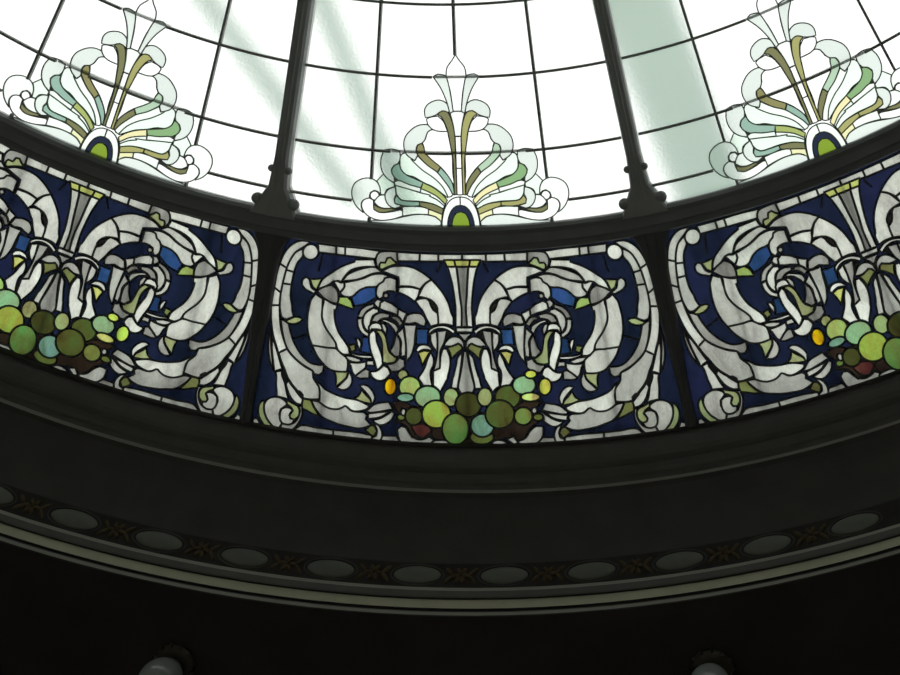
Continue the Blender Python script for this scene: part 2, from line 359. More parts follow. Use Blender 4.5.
LCUT = [('border','M',s) for s in ('a 760 90 760 200','d 712 150 712 250','g 82 110 80 200','g 248 110 250 200','a 165 250 238 298','a 120 465 190 520','a 95 632 188 632','c 668 525 668 640','f 296 575 296 660','a 680 90 680 180')]
LCUT += [('scroll','M',s) for s in ('a 230 312 312 337','a 200 435 285 446','e 525 70 520 140')]
LCUT += [('capital','M','g 390 172 408 246'),]
LCUT += [('blue_background','M',s) for s in ('a 560 165 520 330','g 655 205 700 290','b 300 300 440 260')]
UPPER = [
 ('palmette','pal','M','k 215 253 270 280 300 330 307 402 280 372 250 362 215 385 205 430 150 450 130 490 147 565 90 510 55 440 47 370 75 300 140 260'),
 ('palmette','clr','M','@k 253 410 40'),
 ('palmette','clr','M','k 133 495 150 452 205 432 240 452 243 530 300 562 410 555 480 540 502 545 502 595 400 625 300 632 210 605 160 565'),
 ('palmette','olvd','M','k 240 483 280 512 340 527 410 525 432 540 350 562 290 562 243 535'),
 ('palmette','pal','M','k 258 448 300 408 342 403 357 460 405 522 340 525 285 508 248 470'),
 ('palmette','palg','M','k 275 278 332 218 380 262 432 300 430 332 362 358 342 402 307 402 300 330'),
 ('palmette','pal2','M','k 348 440 350 390 385 350 438 335 445 400 427 440 435 482 492 502 435 525 380 500'),
 ('palmette','teal/oliv2','M','k 428 445 450 410 490 450 560 460 656 466 656 502 560 507 470 492 435 480'),
 ('palmette','olvd/oliv2','M','k 656 466 780 487 870 530 858 580 760 545 656 502'),
 ('palmette','H','M','k 502 512 600 507 700 518 737 533 732 582 640 578 560 585 502 595'),
 ('palmette','crm','M','k 737 533 800 557 858 582 852 645 800 602 732 582'),
 ('palmette','pal2','M','k 225 632 350 632 450 615 520 598 640 580 730 585 800 605 850 645 848 680 700 690 225 690'),
 ('palmette','pal2','M','k 350 -2 320 60 312 130 330 205 380 265 435 295 430 240 405 180 430 140 470 120 490 60 484 10 425 -8'),
 ('palmette','teal/gt','M','k 408 185 440 135 482 123 492 170 540 222 610 255 690 292 670 340 560 310 470 275 425 235'),
 ('palmette','lim2/crm2','M','n 105 203 200 250 280 312 322 362 302 400 230 330 160 290 85 258'),
 ('palmette','H','M','k 430 285 470 275 560 310 670 340 665 382 560 352 440 318'),
 ('palmette','H','M','n 85 258 160 290 230 330 302 400 295 415 230 360 160 325 78 300'),
 ('palmette','palg','M','k 490 60 505 35 555 25 590 70 625 95 720 160 810 220 860 290 900 350 n 325 340 280 305 200 245 105 200 20 150 k 540 222 492 168 486 110'),
 ('palmette','palg','M','k 442 320 560 352 665 385 760 407 n 160 325 230 360 295 415 285 440 200 398 70 372 k 560 458 492 448 452 400'),
 ('palmette','oliv/teal2','M','m 50 450 60 408 100 388 120 430 130 475 190 540 267 602 235 652 150 590 90 530 58 490'),
 ('palmette','teal/olvd','M','n 267 70 330 140 372 215 387 300 372 315 340 250 290 180 235 115'),
 ('palmette','pal2','M','m 0 270 50 235 110 220 170 230 190 265 150 290 130 350 102 388 60 405 47 450 60 500 32 545 -40 490 -65 400 -50 330'),
 ('palmette','H','M','m 35 545 62 505 150 590 235 652 n 290 180 340 250 372 315 355 330 330 335 280 240 200 160 100 90 0 -5'),
 ('palmette','clr','M','m 190 267 240 280 330 285 350 380 370 480 376 675 n 385 200 385 290 372 215 330 140 267 65 m 190 540 130 475 117 420 105 388 132 350 150 292'),
 ('palmette','pal2','M','m 130 160 120 100 140 50 200 10 260 0 320 30 352 100 335 112 285 98 235 130 160 157'),
 ('palmette','clr','M','m 140 175 160 160 240 145 290 190 328 282 260 282 200 267 150 215'),
 ('palmette','olvd/oliv2','M','m 235 128 280 98 330 110 362 170 387 260 397 340 402 480 407 675 n 410 310 385 315 378 0 m 370 480 350 380 330 280 300 200 270 150'),
 ('palmette','pal','C','m 350 112 390 102 435 102 | 435 326 397 326 378 215'),
 ('palmette','clr','C','m 399 330 435 330 | n 435 315 410 312 m 405 480'),
 ('finial','clr','C','l 483 45 490 45 | 490 550 470 550 440 360 405 240 405 200 415 150 455 95'),
 ('finial','pal2','M','l 288 242 330 217 400 230 410 250 440 370 470 552 440 572 415 480 360 350'),
 ('medallion','H','C','n 437 332 | 437 640 273 640 280 500 310 410 350 360 395 337'),
 ('medallion','navy','C','n 437 407 | 437 640 323 640 330 520 360 450 400 415'),
 ('medallion','med','C','n 437 465 | 437 640 365 640 368 540 398 480'),
]
UCUT = [('medallion','M','n 437 330 437 400'), ('palmette','M','m 400 615 436 615'), ('palmette','M','m 400 480 436 480')]

def build_pieces(rows, bg, bgname, bgcol):
    """returns list of (part, colour, side, xy loop); index 0 is the background sector"""
    out = [(bgname, bgcol, 'C', bg)]
    for part, col, mode, s in rows:
        if s[0] == '@':
            t = s[1:].split(); v = [float(x) for x in t[1:]]
            pts = ell(t[0], *v)
        elif '|' in s:
            a, b = s.split('|'); org = a.split()[0]
            b = b if b.split()[0] in ORG else org + ' ' + b
            pa, pb = parse(a), parse(b)
            left = pa + pb
            n1 = len(pa)
            # force the two axis points onto the axis, mirror the rest
            xy = to_xy(left)
            top, bot = xy[n1-1], xy[n1]
            run = xy[n1:][1:] + xy[:n1-1]
            # smooth the left run as an open line
            px = left[n1+1:] + left[:n1-1]
            px = [left[n1]] + px + [left[n1-1]]
            sm = smooth_loop(px, closed=False)
            xy = [(min(x, -.0002), y) for x, y in to_xy(sm)]; xy[0] = (0, xy[0][1]); xy[-1] = (0, xy[-1][1])
            loop = xy + [(-x, y) for x, y in reversed(xy[1:-1])]
            out.append((part, col, 'C', loop)); continue
        else:
            pts = smooth_loop(parse(s))
        xy = to_xy(pts)
        if mode == 'M':
            xy = [(min(x, -0.0005), y) for x, y in xy]
            cl, cr_ = (col.split('/')*2)[:2]
            out.append((part, cl, 'L', xy)); out.append((part, cr_, 'R', [(-x, y) for x, y in reversed(xy)]))
        elif mode == 'S': out.append((part, col, 'L', xy))
        else: out.append((part, col, 'R' if mode == 'R' else 'C', xy))
    return out
def sector(r0, r1, half, n=28, gap=0.0):
    def lim(r): return half - gap/r
    a = [(r1*math.sin(t), r1*math.cos(t)) for t in [-lim(r1)+2*lim(r1)*k/n for k in range(n+1)]]
    b = [(r0*math.sin(t), r0*math.cos(t)) for t in [lim(r0)-2*lim(r0)*k/n for k in range(n+1)]]
    side = [((r1+(r0-r1)*k/8)*math.sin(lim(r1)), (r1+(r0-r1)*k/8)*math.cos(lim(r1))) for k in range(1, 8)]
    side2 = [(-x, y) for x, y in reversed(side)]
    return a + side + b + side2
def resample(l, step=.014):
    out = []
    for k in range(len(l)):
        a, b = l[k], l[(k+1) % len(l)]; d = math.hypot(b[0]-a[0], b[1]-a[1]); m = max(1, int(d/.25))
        if d < 2e-4: continue
        for j in range(m): out.append((a[0]+(b[0]-a[0])*j/m, a[1]+(b[1]-a[1])*j/m))
    return out
PX = 1/230.0
def leaded(panel, origin, pieces, cuts, came_w, came_h, mat_of, single, jitter=.10):
    V = []; Fc = []; E = []; own = []
    for t, s, sd in [(c[0], c[2], c[1]) for c in cuts]:
        xy = to_xy(smooth_loop(parse(s), closed=False))
        for sg in (1, -1):
            i0 = len(V)
            V += [Vector((x*sg, y)) for x, y in xy]
            for k in range(len(xy)-1): E.append((i0+k, i0+k+1)); own.append(t)
    ncut = len(E)
    for (part, col, side, loop) in pieces:
        loop = resample(loop); i0 = len(V)
        ar = sum(a[0]*b[1]-b[0]*a[1] for a, b in zip(loop, loop[1:]+loop[:1]))
        if ar < 0: loop = loop[::-1]
        V += [Vector(p) for p in loop]; Fc.append(list(range(i0, i0+len(loop))))
    ov, oe, of, _, oeo, ofo = delaunay_2d_cdt(V, E, Fc, 0, 1e-5, True)
    tri = []; owner = []
    for f, o in zip(of, ofo):
        if not o or 0 not in o: continue
        tri.append(tuple(f)); owner.append(max(o))
    cutset = {}
    for e, o in zip(oe, oeo):
        for q in o:
            if q < ncut: cutset[tuple(sorted(e))] = own[q]
    em = {}
    for ti, f in enumerate(tri):
        for k in range(3):
            em.setdefault(tuple(sorted((f[k], f[(k+1) % 3]))), []).append(ti)
    pname = [p[0] for p in pieces]
    def key(o): return o
    def boundary(e, ts):
        if len(ts) == 1: return True
        if owner[ts[0]] != owner[ts[1]]: return True
        return e in cutset and pname[owner[ts[0]]] == cutset[e]
    adj = {i: [] for i in range(len(tri))}
    for e, ts in em.items():
        if len(ts) == 2 and not boundary(e, ts): adj[ts[0]].append(ts[1]); adj[ts[1]].append(ts[0])
    comp = [-1]*len(tri); comps = []
    for i in range(len(tri)):
        if comp[i] >= 0: continue
        st = [i]; comp[i] = len(comps); cur = []
        while st:
            q = st.pop(); cur.append(q)
            for w in adj[q]:
                if comp[w] < 0: comp[w] = len(comps); st.append(w)
        comps.append(cur)
    def area(f):
        a, b, c = (ov[q] for q in f); return abs((b-a).x*(c-a).y-(b-a).y*(c-a).x)/2
    lead = set(); carea = []
    per = [0.0]*len(comps)
    for e, ts in em.items():
        if boundary(e, ts):
            for t in ts: per[comp[t]] += (ov[e[0]]-ov[e[1]]).length
    for ci, cur in enumerate(comps):
        A = sum(area(tri[q]) for q in cur); carea.append(A)
        if A < (6*PX)**2*.35 or A/max(per[ci], 1e-6) < 1.0*PX: lead.add(ci)
    def P3(q, dz=0.0):
        v = ov[q]; r = math.hypot(v.x, v.y)
        return Vector((v.x, v.y, zc(r)+ZO+dz)) - origin
    # glass parts
    groups = {}
    for ci, cur in enumerate(comps):
        if ci in lead: continue
        o = owner[cur[0]]; part, col, side, _ = pieces[o]
        if part in single: k = (part, o)
        else: k = (part, side if part in ('scroll', 'palmette', 'volute', 'fountain') and side != 'C' else '')
        j = 1+random.uniform(-jitter, jitter); c = COL[col]
        if part == 'blue_background': j = random.uniform(.6, 1.5)
        groups.setdefault(k, []).append((cur, tuple(x*j for x in c)))
    for k, lst in groups.items():
        vm = {}; vs = []; fs = []; cols = []
        for cur, c in lst:
            for t in cur:
                f = []
                for q in tri[t]:
                    kk = q
                    if kk not in vm: vm[kk] = len(vs); vs.append(P3(q))
                    f.append(vm[kk])
                fs.append(f); cols += [c]*3
        nm = k[0]
        me = bpy.data.meshes.new(nm); me.from_pydata([tuple(v) for v in vs], [], fs); me.update()
        ca = me.color_attributes.new('glass_tint', 'FLOAT_COLOR', 'CORNER')
        li = 0
        for p, fc in zip(me.polygons, range(len(fs))):
            for l in p.loop_indices: ca.data[l].color = (*cols[fc*3], 1)
        me.materials.append(mat_of(nm)); ob = bpy.data.objects.new(nm, me); C.objects.link(ob); ob.parent = panel
    # lead cames: chains of boundary edges swept with a flat six-sided section
    nb = {}; bed = [e for e, ts in em.items() if boundary(e, ts) and not (all(comp[t] in lead for t in ts))]
    for a, b in bed: nb.setdefault(a, []).append(b); nb.setdefault(b, []).append(a)
    used = set(); chains = []
    def ek(a, b): return (a, b) if a < b else (b, a)
    def walk(a, b):
        ch = [a, b]; used.add(ek(a, b))
        while len(nb[ch[-1]]) == 2:
            x = [w for w in nb[ch[-1]] if ek(w, ch[-1]) not in used]
            if not x: break
            used.add(ek(x[0], ch[-1])); ch.append(x[0])
        return ch
    for a in nb:
        if len(nb[a]) != 2:
            for b in nb[a]:
                if ek(a, b) not in used: chains.append(walk(a, b))
    for a, b in bed:
        if ek(a, b) not in used: chains.append(walk(a, b))
    vs = []; fs = []
    sec = [(-1, 0), (-.55, -1), (.55, -1), (1, 0), (.55, 1), (-.55, 1)]
    for ch in chains:
        pts = [P3(q) for q in ch]; base = len(vs); n = len(pts)
        for k, p in enumerate(pts):
            d = (pts[min(k+1, n-1)]-pts[max(k-1, 0)])
            if d.length < 1e-7: d = Vector((1, 0, 0))
            d.normalize(); s = Vector((-d.y, d.x, 0)); s.normalize()
            for u, w in sec: vs.append(p + s*(u*came_w/2) + Vector((0, 0, w*came_h/2)))
        for k in range(n-1):
            for q in range(6):
                a = base+k*6+q; b = base+k*6+(q+1) % 6
                fs.append((a, b, b+6, a+6))
        fs.append(tuple(base+q for q in range(6))); fs.append(tuple(base+(n-1)*6+q for q in range(5, -1, -1)))
    for ci in lead:
        for t in comps[ci]:
            b = len(vs)
            for q in tri[t]: vs.append(P3(q, -came_h/2))
            for q in tri[t]: vs.append(P3(q, came_h/2))
            fs += [(b, b+1, b+2), (b+3, b+5, b+4)]
    mesh_obj('lead_came', vs, fs, M_LEAD_GLARE if 'clear' in panel.name else M_LEAD, panel)

def copy_tree(o, parent=None):
    c = o.copy(); C.objects.link(c); c.parent = parent
    for ch in [x for x in bpy.data.objects if x.parent == o]: copy_tree(ch, c)
    return c
def bar_mesh(pts, w, h):
    """straight-sided bar through a list of points, w wide, h deep"""
    vs = []; fs = []
    n = len(pts)
    for k, p in enumerate(pts):
        d = (pts[min(k+1, n-1)]-pts[max(k-1, 0)]).normalized(); s = Vector((-d.y, d.x, 0)).normalized()
        for u, q in ((-1, -1), (1, -1), (1, 1), (-1, 1)): vs.append(p + s*(u*w/2) + Vector((0, 0, q*h/2)))
    for k in range(n-1):
        for q in range(4):
            a = k*4+q; b = k*4+(q+1) % 4; fs.append((a, b, b+4, a+4))
    fs.append((0, 3, 2, 1)); m = (n-1)*4; fs.append((m, m+1, m+2, m+3))
    return vs, fs
def on(r, th, dz=0.0): return Vector((r*math.sin(th), r*math.cos(th), zc(r)+ZO+dz))

# ------------------------------------------------------------------ radii
R_B = rad_at(226.0); R_C = rad_at(254.0); R_D = S
R_L = [rad_at(3.6), rad_at(76.5), rad_at(152.6), rad_at(203.5)]
R_L[3] = .7936*S; R_L[0] = .6263*S; R_L[1] = .6861*S; R_L[2] = .7496*S
V1 = .097422
R_TOP = 1.6

# lower, coloured panels
ORI = Vector((0, R_D, ZD+ZO))
low = empty('stained_glass_panel', ORI)
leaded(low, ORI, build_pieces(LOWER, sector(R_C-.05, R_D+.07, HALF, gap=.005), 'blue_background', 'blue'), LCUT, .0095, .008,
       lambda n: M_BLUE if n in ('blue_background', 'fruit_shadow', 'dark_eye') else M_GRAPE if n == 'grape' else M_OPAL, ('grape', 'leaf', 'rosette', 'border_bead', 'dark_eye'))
for th in (-.132, -.067, 0.0, .067, .132):
    pts = [on(R_C-.04+(R_D+.05-R_C)*k/10, th, .022)-ORI for k in range(11)]
    vs, fs = bar_mesh(pts, .014, .014); mesh_obj('saddle_bar', vs, fs, M_BAR, low)
# upper, clear panels
ORI2 = Vector((0, R_B, zc(R_B)+ZO))
up = empty('clear_glass_panel', ORI2)
leaded(up, ORI2, build_pieces(UPPER, sector(R_TOP, R_B+.05, HALF, gap=.005), 'clear_glass', 'clr'), UCUT, .0056, .006,
       lambda n: M_CLEAR, ('finial', 'medallion'), .04)
def gbar(pts): 
    vs, fs = bar_mesh(pts, .011, .014); mesh_obj('glazing_bar', vs, fs, M_BAR, up)
DZ = -.006; hf = HALF-.01
def ang(px, py):
    p = inv(px+fixx(py), py); return abs(math.atan2(p.x, p.y))
for r in [R_L[0]-.90, R_L[0]-.60, R_L[0]-.30, R_L[0]]:
    gbar([on(r, -hf+2*hf*k/16, DZ)-ORI2 for k in range(17)])
for r, px, py in ((R_L[1], 431, 76), (R_L[2], 390, 152)):
    t = ang(px, py)
    for sg in (-1, 1): gbar([on(r, sg*(t+(hf-t)*k/10), DZ)-ORI2 for k in range(11)])
    gbar([on(r, -t+2*t*k/10, .014)-ORI2 for k in range(11)])
t1_, t2_ = ang(451, 153), ang(425, 152)
for sg in (-1, 1): gbar([on(R_L[2], sg*(t1_+(t2_-t1_)*k/4), DZ)-ORI2 for k in range(5)])
k1 = inv(345+50/9+fixx(198), 150+437/9); a1 = abs(math.atan2(k1.x, k1.y))
for sg in (-1, 1):
    gbar([on(R_L[3], sg*(a1+(HALF-.01-a1)*k/6), DZ)-ORI2 for k in range(7)])
    rA = math.hypot(*inv(345+225/9+fixx(178), 150+258/9).xy); rB = math.hypot(*inv(345+210/9+fixx(218), 150+603/9).xy)
    gbar([on(R_TOP+(rA-R_TOP)*k/10, sg*V1, DZ)-ORI2 for k in range(11)])
    gbar([on(rB+(R_B+.03-rB)*k/3, sg*V1, DZ)-ORI2 for k in range(4)])
rT = math.hypot(*inv(axis_x(55), 55).xy)
gbar([on(R_TOP+(rT-R_TOP)*k/8, 0, DZ)-ORI2 for k in range(9)])
# copies left and right: whole panels turned about the dome axis
def place(o, org, k):
    a = -k*2*HALF; o.location = Matrix.Rotation(a, 3, 'Z') @ org; o.rotation_euler = (0, 0, a)
GL, GU = 'coloured scroll and fruit panels around the dome foot', 'clear palmette panels of the dome'
tag(low, 'middle blue and white scroll stained glass panel with a heap of green grapes, shown complete', 'stained glass', GL)
tag(up, 'middle clear glass dome panel with green palmette, directly above the complete scroll panel', 'glass panel', GU)
for k, side in ((-1, 'left'), (1, 'right')):
    c = copy_tree(low); place(c, ORI, k)
    c['label'] = 'blue and white scroll glass panel with grapes, cut off by the %s picture edge' % side
    c = copy_tree(up); place(c, ORI2, k)
    c['label'] = 'clear glass dome panel with tilted green palmette in the upper %s corner' % side

# ------------------------------------------------------------------ iron frame
frame = empty('dome_frame', (0, 0, ZD+ZO))
tag(frame, 'dark iron dome frame of ribs and a broad ring between clear and coloured glass', 'dome frame')
FO = Vector((0, 0, ZD+ZO))
def revolve(name, prof, mat, parent=None, origin=Vector((0, 0, 0)), seg=256, mats=None, fm=None):
    vs = []; fs = []; ms = []
    n = len(prof)
    for k in range(seg):
        a = 2*PI*k/seg
        for r, z in prof: vs.append(Vector((r*math.sin(a), r*math.cos(a), z))-origin)
    for k in range(seg):
        b = ((k+1) % seg)*n
        for q in range(n-1):
            fs.append((k*n+q, k*n+q+1, b+q+1, b+q)); ms.append(fm[q] if fm else 0)
    return mesh_obj(name, vs, fs, mat, parent, mats=mats, fm=ms if fm else None)
h = .045
Ro = rad_at(253.5, h)
def Z(r, dz=0): return zc(r)+ZO-dz
revolve('ring_beam', [(R_B, Z(R_B)+.012), (R_B, Z(R_B, h*.6)), (R_B+.012, Z(R_B, h)), (R_B+.03, Z(R_B, h)), (R_B+.04, Z(R_B, h+.006)), (Ro-.04, Z(Ro, h+.006)), (Ro-.03, Z(Ro, h)), (Ro-.008, Z(Ro, h)), (Ro, Z(Ro, h*.7)), (Ro, Z(Ro)+.012), (R_B, Z(R_B)+.012)], M_IRON2, frame, FO)
revolve('crown_ring', [(R_TOP-.1, Z(R_TOP)+.05), (R_TOP-.1, Z(R_TOP, h)), (R_TOP+.06, Z(R_TOP, h)), (R_TOP+.06, Z(R_TOP)+.05), (R_TOP-.1, Z(R_TOP)+.05)], M_IRON2, frame, FO, 128)
def rib_mesh(name, r0, r1, w0, w1, flare, th, n=20, prof=None, h=h, mat=None):
    vs = []; fs = []
    rr = Matrix.Rotation(-th, 3, 'Z')
    for k in range(n+1):
        r = r0+(r1-r0)*k/n; w = w0+(w1-w0)*k/n
        if prof:
            t = k/n
            for (ta, wa), (tb, wb) in zip(prof, prof[1:]):
                if ta <= t <= tb: w = wa+(wb-wa)*(t-ta)/(tb-ta)
        if flare: w += flare*max(0, 1-(r1-r)/.17)**1.6
        sec = [(-w/2, .014), (-w/2, -h*.7), (-w/2+.008, -h), (-w*.18, -h-.004), (-w*.12, -h-.010), (w*.12, -h-.010), (w*.18, -h-.004), (w/2-.008, -h), (w/2, -h*.7), (w/2, .014)]
        for x, dz in sec: vs.append(rr @ Vector((x, r, Z(r)+dz)) - FO)
    m = 10
    for k in range(n):
        for q in range(m):
            a = k*m+q; b = k*m+(q+1) % m; fs.append((a, b, b+m, a+m))
    fs.append(tuple(range(m))); fs.append(tuple(n*m+q for q in range(m-1, -1, -1)))
    return mesh_obj(name, vs, fs, mat or M_IRON, frame)
for kk in (-2.5, -1.5, -.5, .5, 1.5, 2.5):
    th = kk*2*HALF
    rb = rib_mesh('rib', R_TOP, R_B+.02, .060, .060, .15, th)
    rib_mesh('panel_mullion', Ro-.01, R_D-.005, .078, .050, 0, th, 32, [(0, .17), (.03, .145), (.07, .112), (.14, .088), (.24, .074), (.45, .072), (.6, .058), (.8, .046), (1, .046)], .030, M_IRON3)
    for sg in (-1, 1):
        for r, off, rad in ((R_B-.175, .036, .016), (R_B-.038, .078, .025)):
            bm = bmesh.new(); bmesh.ops.create_icosphere(bm, subdivisions=3, radius=rad)
            p = Matrix.Rotation(-th, 3, 'Z') @ Vector((sg*off, r, Z(r, .03))) - FO
            bmesh.ops.translate(bm, verts=bm.verts, vec=p); bm_obj('knob', bm, M_IRON, rb, True)

# rest of the dome glazing (behind and above the viewer)
def shell(name, r0, r1, a0, a1, mat, dz=.01, nr=3, na=120, kind='structure'):
    vs = []; fs = []
    for q in range(nr+1):
        r = r0+(r1-r0)*q/nr
        for k in range(na+1):
            vs.append(on(r, a0+(a1-a0)*k/na, dz))
    for q in range(nr):
        for k in range(na):
            a = q*(na+1)+k; fs.append((a, a+1, a+na+2, a+na+1))
    o = mesh_obj(name, vs, fs, mat); 
    ca = o.data.color_attributes.new('glass_tint', 'FLOAT_COLOR', 'CORNER')
    return o, ca
def fillc(ca, col):
    for d in ca.data: d.color = (*col, 1)
o, ca = shell('window_1', .02, R_TOP, 0, 2*PI, M_OPAL); fillc(ca, (.75, .76, .74)); tag(o, kind='structure')
o, ca = shell('window_2', R_TOP, R_B, 3*HALF+.005, 2*PI-3*HALF-.005, M_OPAL); fillc(ca, (.8, .81, .79)); tag(o, kind='structure')
o, ca = shell('window_3', Ro-.02, R_D+.07, 3*HALF+.005, 2*PI-3*HALF-.005, M_OPAL); fillc(ca, (.4, .42, .42)); tag(o, kind='structure')

# ------------------------------------------------------------------ cornice below the dome (z above eye, image height on the axis of the middle bay)
def pr(lst): return [(prof_r(z, y), z+ZO) for z, y in lst]
t1 = [(4.46, 440), (4.345, 444.8), (4.335, 446), (4.33, 448.5), (4.335, 450), (4.33, 452), (4.322, 454), (4.312, 458), (4.302, 463), (4.297, 468), (4.30, 472), (4.305, 474), (4.30, 476), (4.292, 479), (4.288, 483), (4.292, 486), (4.290, 488.5), (4.285, 490)]
p1 = pr(t1); r9 = p1[-1][0]
p1 += [(r9, p1[-1][1]-.004), (r9+.004, p1[-1][1]-.020)]
fm = [1]*3+[0]*(len(p1)-4)
fm[-1] = 2; fm[-2] = 2
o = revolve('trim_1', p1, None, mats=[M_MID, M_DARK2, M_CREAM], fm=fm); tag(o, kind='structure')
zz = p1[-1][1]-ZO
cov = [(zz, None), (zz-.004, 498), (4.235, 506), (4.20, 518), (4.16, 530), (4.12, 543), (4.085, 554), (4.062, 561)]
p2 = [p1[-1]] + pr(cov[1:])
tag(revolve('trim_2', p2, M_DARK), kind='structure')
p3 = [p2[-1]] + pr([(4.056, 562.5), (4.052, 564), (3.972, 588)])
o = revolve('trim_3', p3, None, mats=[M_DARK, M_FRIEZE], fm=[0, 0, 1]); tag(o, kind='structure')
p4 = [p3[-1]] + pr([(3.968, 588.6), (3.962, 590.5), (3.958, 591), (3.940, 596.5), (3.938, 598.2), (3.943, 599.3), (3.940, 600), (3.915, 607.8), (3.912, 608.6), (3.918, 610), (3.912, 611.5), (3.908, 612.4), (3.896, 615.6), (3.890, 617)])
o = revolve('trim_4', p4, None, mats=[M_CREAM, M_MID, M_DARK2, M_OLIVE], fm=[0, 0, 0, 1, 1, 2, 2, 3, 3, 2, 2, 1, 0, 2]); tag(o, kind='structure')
RC, ZC = p4[-1]
# ceiling around the well, walls, floor
seg = 256; vs = []; fs = []
HW = 9.0
for k in range(seg):
    a = 2*PI*k/seg; vs.append((RC*math.sin(a), RC*math.cos(a), ZC))
for k in range(seg):
    a = 2*PI*k/seg; s, c = math.sin(a), math.cos(a); m = HW/max(abs(s), abs(c)); vs.append((m*s, m*c, ZC))
for k in range(seg):
    b = (k+1) % seg; fs.append((k, b, seg+b, seg+k))
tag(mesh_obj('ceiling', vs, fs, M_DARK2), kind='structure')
def box(name, lo, hi, mat):
    vs = [(x, y, z) for x in (lo[0], hi[0]) for y in (lo[1], hi[1]) for z in (lo[2], hi[2])]
    fs = [(0,1,3,2),(4,6,7,5),(0,4,5,1),(2,3,7,6),(0,2,6,4),(1,5,7,3)]
    return mesh_obj(name, vs, fs, mat)
tag(box('floor', (-HW, -HW, -.1), (HW, HW, 0), M_FLOOR), kind='structure')
for nm, lo, hi in (('wall_front', (-HW, HW, 0), (HW, HW+.1, ZC)), ('wall_back', (-HW, -HW-.1, 0), (HW, -HW, ZC)), ('wall_left', (-HW-.1, -HW, 0), (-HW, HW, ZC)), ('wall_right', (HW, -HW, 0), (HW+.1, HW, ZC))):
    tag(box(nm, lo, hi, M_WALL), kind='structure')
# outer drum wall that closes the gap outside the dome foot
tag(revolve('wall_drum', [(p1[0][0]+.01, p1[0][1]-.02), (p1[0][0]+.01, p1[0][1]+.1), (RC+.3, p1[0][1]+.1), (RC+.3, ZC+.002)], M_DARK2), kind='structure')

# ------------------------------------------------------------------ frieze ornament
def frieze_pt(py_):  # position on the frieze for an axis height
    z = 4.052+(3.972-4.052)*(py_-564)/(588-564); return prof_r(z, py_), z+ZO
(ra, za), (rb_, zb) = p3[-2], p3[-1]
rm, zm = (ra+rb_)/2, (za+zb)/2
sl_ = math.hypot(rb_-ra, zb-za); tdir = Vector((0, rb_-ra, zb-za)).normalized()      # down the frieze, in the local radial plane
ndir = Vector((1, 0, 0)).cross(tdir).normalized()
if ndir.y > 0: ndir = -ndir                                                          # towards the axis
def frame_at(th):
    R3 = Matrix.Rotation(-th, 3, 'Z'); B = Matrix((Vector((1, 0, 0)), tdir, ndir)).transposed()
    M = (R3 @ B).to_4x4(); M.translation = R3 @ Vector((0, rm, zm)) ; return M
NB = 94; STEP = 2*PI/NB
hw = STEP*rm*.5
def dome_disc(bm, rx, ry, hgt, n=40, m=6, z0=0.0):
    prev = None
    for q in range(m+1):
        t = q/m*PI/2; ring = [bm.verts.new((rx*math.cos(t)*math.cos(a), ry*math.cos(t)*math.sin(a), z0+hgt*math.sin(t))) for a in [2*PI*k/n for k in range(n)]] if q < m else [bm.verts.new((0, 0, z0+hgt))]
        if prev:
            for k in range(n):
                if len(ring) > 1: bm.faces.new((prev[k], prev[(k+1) % n], ring[(k+1) % n], ring[k]))
                else: bm.faces.new((prev[k], prev[(k+1) % n], ring[0]))
        prev = ring
def torus(bm, rx, ry, t, n=40, m=8, z0=0.0):
    rs = []
    for k in range(n):
        a = 2*PI*k/n; rs.append([bm.verts.new(((rx+t*math.cos(b))*math.cos(a), (ry+t*math.cos(b))*math.sin(a), z0+t*math.sin(b))) for b in [2*PI*q/m for q in range(m)]])
    for k in range(n):
        A, B = rs[k], rs[(k+1) % n]
        for q in range(m): bm.faces.new((A[q], A[(q+1) % m], B[(q+1) % m], B[q]))
med = empty('oval_medallion', (0, 0, 0))
bm = bmesh.new(); dome_disc(bm, .098, sl_*.36, .014); bm_obj('boss', bm, M_MED, med, True)
bm = bmesh.new(); torus(bm, .110, sl_*.43, .004); bm_obj('rim', bm, M_DARK, med, True)
orn = empty('floral_ornament', (0, 0, 0))
bm = bmesh.new()
for k in range(6):
    a = 2*PI*k/6; b2 = bmesh.new(); dome_disc(b2, .017, .010, .010, 12, 3)
    for v in b2.verts:
        x, y = v.co.x+.02, v.co.y; v.co.x, v.co.y = x*math.cos(a)-y*math.sin(a), x*math.sin(a)+y*math.cos(a)
    me = bpy.data.meshes.new('t'); b2.to_mesh(me); b2.free(); bm.from_mesh(me); bpy.data.meshes.remove(me)
bm_obj('flower', bm, M_GILT, orn, True)
for sg in (-1, 1):
    for s2 in (-1, 1):
        bm = bmesh.new(); dome_disc(bm, .026, .009, .008, 14, 3)
        for v in bm.verts:
            a = s2*.75; x, y = v.co.x, v.co.y
            v.co.x, v.co.y = sg*(.052 + x*math.cos(a)-y*math.sin(a))*.95, s2*.016+(x*math.sin(a)+y*math.cos(a))
        bmesh.ops.recalc_face_normals(bm, faces=bm.faces)
        bm_obj('scroll_leaf', bm, M_GILT, orn, True)
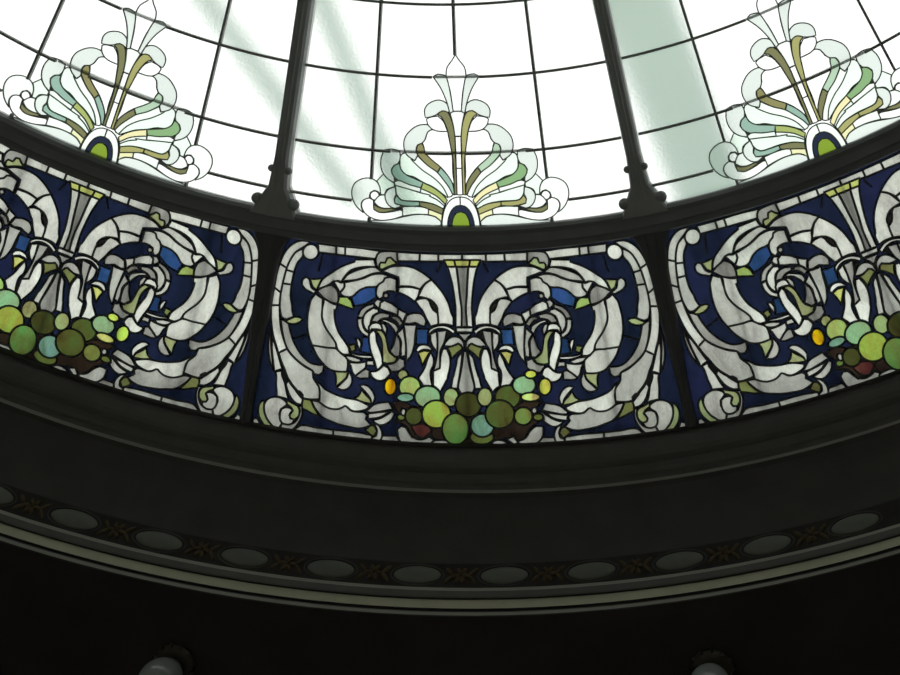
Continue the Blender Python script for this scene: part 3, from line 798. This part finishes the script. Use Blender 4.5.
# which oval sits where: one is centred at (416, 578) in the middle bay
pa = at_z(417, 578, 4.005); th0 = math.atan2(pa.x, pa.y)
ths = sorted(th0+STEP*k for k in range(-5, 6))
ordn = ['first', 'second', 'third', 'fourth', 'fifth', 'sixth', 'seventh', 'eighth', 'ninth', 'tenth', 'eleventh', 'twelfth']
def put(proto, th, first):
    o = proto if first else copy_tree(proto)
    o.matrix_world = frame_at(th); return o
for q, th in enumerate(ths):
    o = put(med, th, q == 0)
    tag(o, '%s pale oval medallion from the left on the dark frieze' % ordn[q], 'medallion', 'oval medallions on the frieze')
for q, th in enumerate(ths[:-1]):
    o = put(orn, th+STEP/2, q == 0)
    tag(o, 'small gilt flower between the %s and %s oval medallions from the left' % (ordn[q], ordn[q+1]), 'ornament', 'gilt flowers between the oval medallions')

# ------------------------------------------------------------------ globe lamps under the ceiling
M_GLOBE = paint('opal_globe', (.32, .35, .32), .12, 0, .03, 5, 0, .8)
def lamp(px, py, label):
    z = ZC-ZO-.115; p = at_z(px, py, z)
    r = empty('globe_lamp', (p.x, p.y, ZC)); tag(r, label, 'lamp', 'white globe lamps under the dark ceiling')
    bm = bmesh.new(); bmesh.ops.create_uvsphere(bm, u_segments=40, v_segments=24, radius=.083)
    bmesh.ops.translate(bm, verts=bm.verts, vec=(0, 0, -.115)); bm_obj('glass_globe', bm, M_GLOBE, r, True)
    bm = bmesh.new(); lathe(bm, [(.001, -.001), (.082, -.001), (.086, -.008), (.076, -.014), (.066, -.018), (.05, -.026), (.001, -.026)], 40); bm_obj('canopy', bm, M_BRASS, r, True)
    bm = bmesh.new(); lathe(bm, [(.035, -.024), (.035, -.032), (.045, -.038), (.045, -.046), (.02, -.046)], 32); bm_obj('collar', bm, M_BRASS, r, True)
    for k in range(12):
        a = 2*PI*k/12; bm = bmesh.new(); bmesh.ops.create_icosphere(bm, subdivisions=2, radius=.009)
        bmesh.ops.translate(bm, verts=bm.verts, vec=(.083*math.cos(a), .083*math.sin(a), -.014)); bm_obj('bead', bm, M_BRASS, r, True)
lamp(160, 679.5, 'white globe lamp at the bottom edge, the left one of two')
lamp(709.5, 686, 'white globe lamp at the bottom edge, the right one of two')

# ------------------------------------------------------------------ translucent strips added outside to make blurred streaks in the obscure glass
def strip(a, b, w, dz, label):
    z = zc(4)+dz; A = at_z(a[0], a[1], z); B = at_z(b[0], b[1], z); d = (B-A); A = A-d*.6; B = B+d*.4
    mid = (A+B)/2; vs, fs = bar_mesh([A-mid, B-mid], w, .03)
    o = mesh_obj('streak_strip', vs, fs, M_STREAK); o.location = mid
    tag(o, label, 'strip', 'blurred strips added outside the clear glass')
strip((190, 0), (300, 150), .11, .75, 'greyish green blurred beam added diagonally behind the clear glass left of the left rib')
strip((312, 10), (372, 160), .11, .8, 'greyish green blurred beam added diagonally behind the left half of the middle clear panel')
strip((630, 0), (704, 190), .38, 1.0, 'wide greyish green blurred beam added behind the clear glass right of the right rib')

# ------------------------------------------------------------------ daylight
w = bpy.data.worlds.new('overcast_sky'); bpy.context.scene.world = w; w.use_nodes = True; nt = w.node_tree; nt.nodes.clear()
bg = nd(nt, 'ShaderNodeBackground'); bg.inputs['Color'].default_value = (.97, 1.0, .975, 1); bg.inputs['Strength'].default_value = 1.3
o = nd(nt, 'ShaderNodeOutputWorld'); nt.links.new(bg.outputs[0], o.inputs['Surface'])

# ------------------------------------------------------------------ camera
cd = bpy.data.cameras.new('camera'); cam = bpy.data.objects.new('camera', cd); C.objects.link(cam)
cd.sensor_fit = 'HORIZONTAL'; cd.sensor_width = 36; cd.lens = F/900*36; cd.clip_start = .01
cd.shift_x = -CX/900; cd.shift_y = CY/900
M = Matrix((CR, CU, -CF)).transposed().to_4x4(); M.translation = CAM; cam.matrix_world = M
sc = bpy.context.scene; sc.camera = cam
sc.view_settings.view_transform = 'Standard'; sc.view_settings.look = 'None'; sc.view_settings.gamma = 1; sc.view_settings.exposure = 0
sc.cycles.max_bounces = 10; sc.cycles.diffuse_bounces = 6; sc.cycles.transmission_bounces = 6
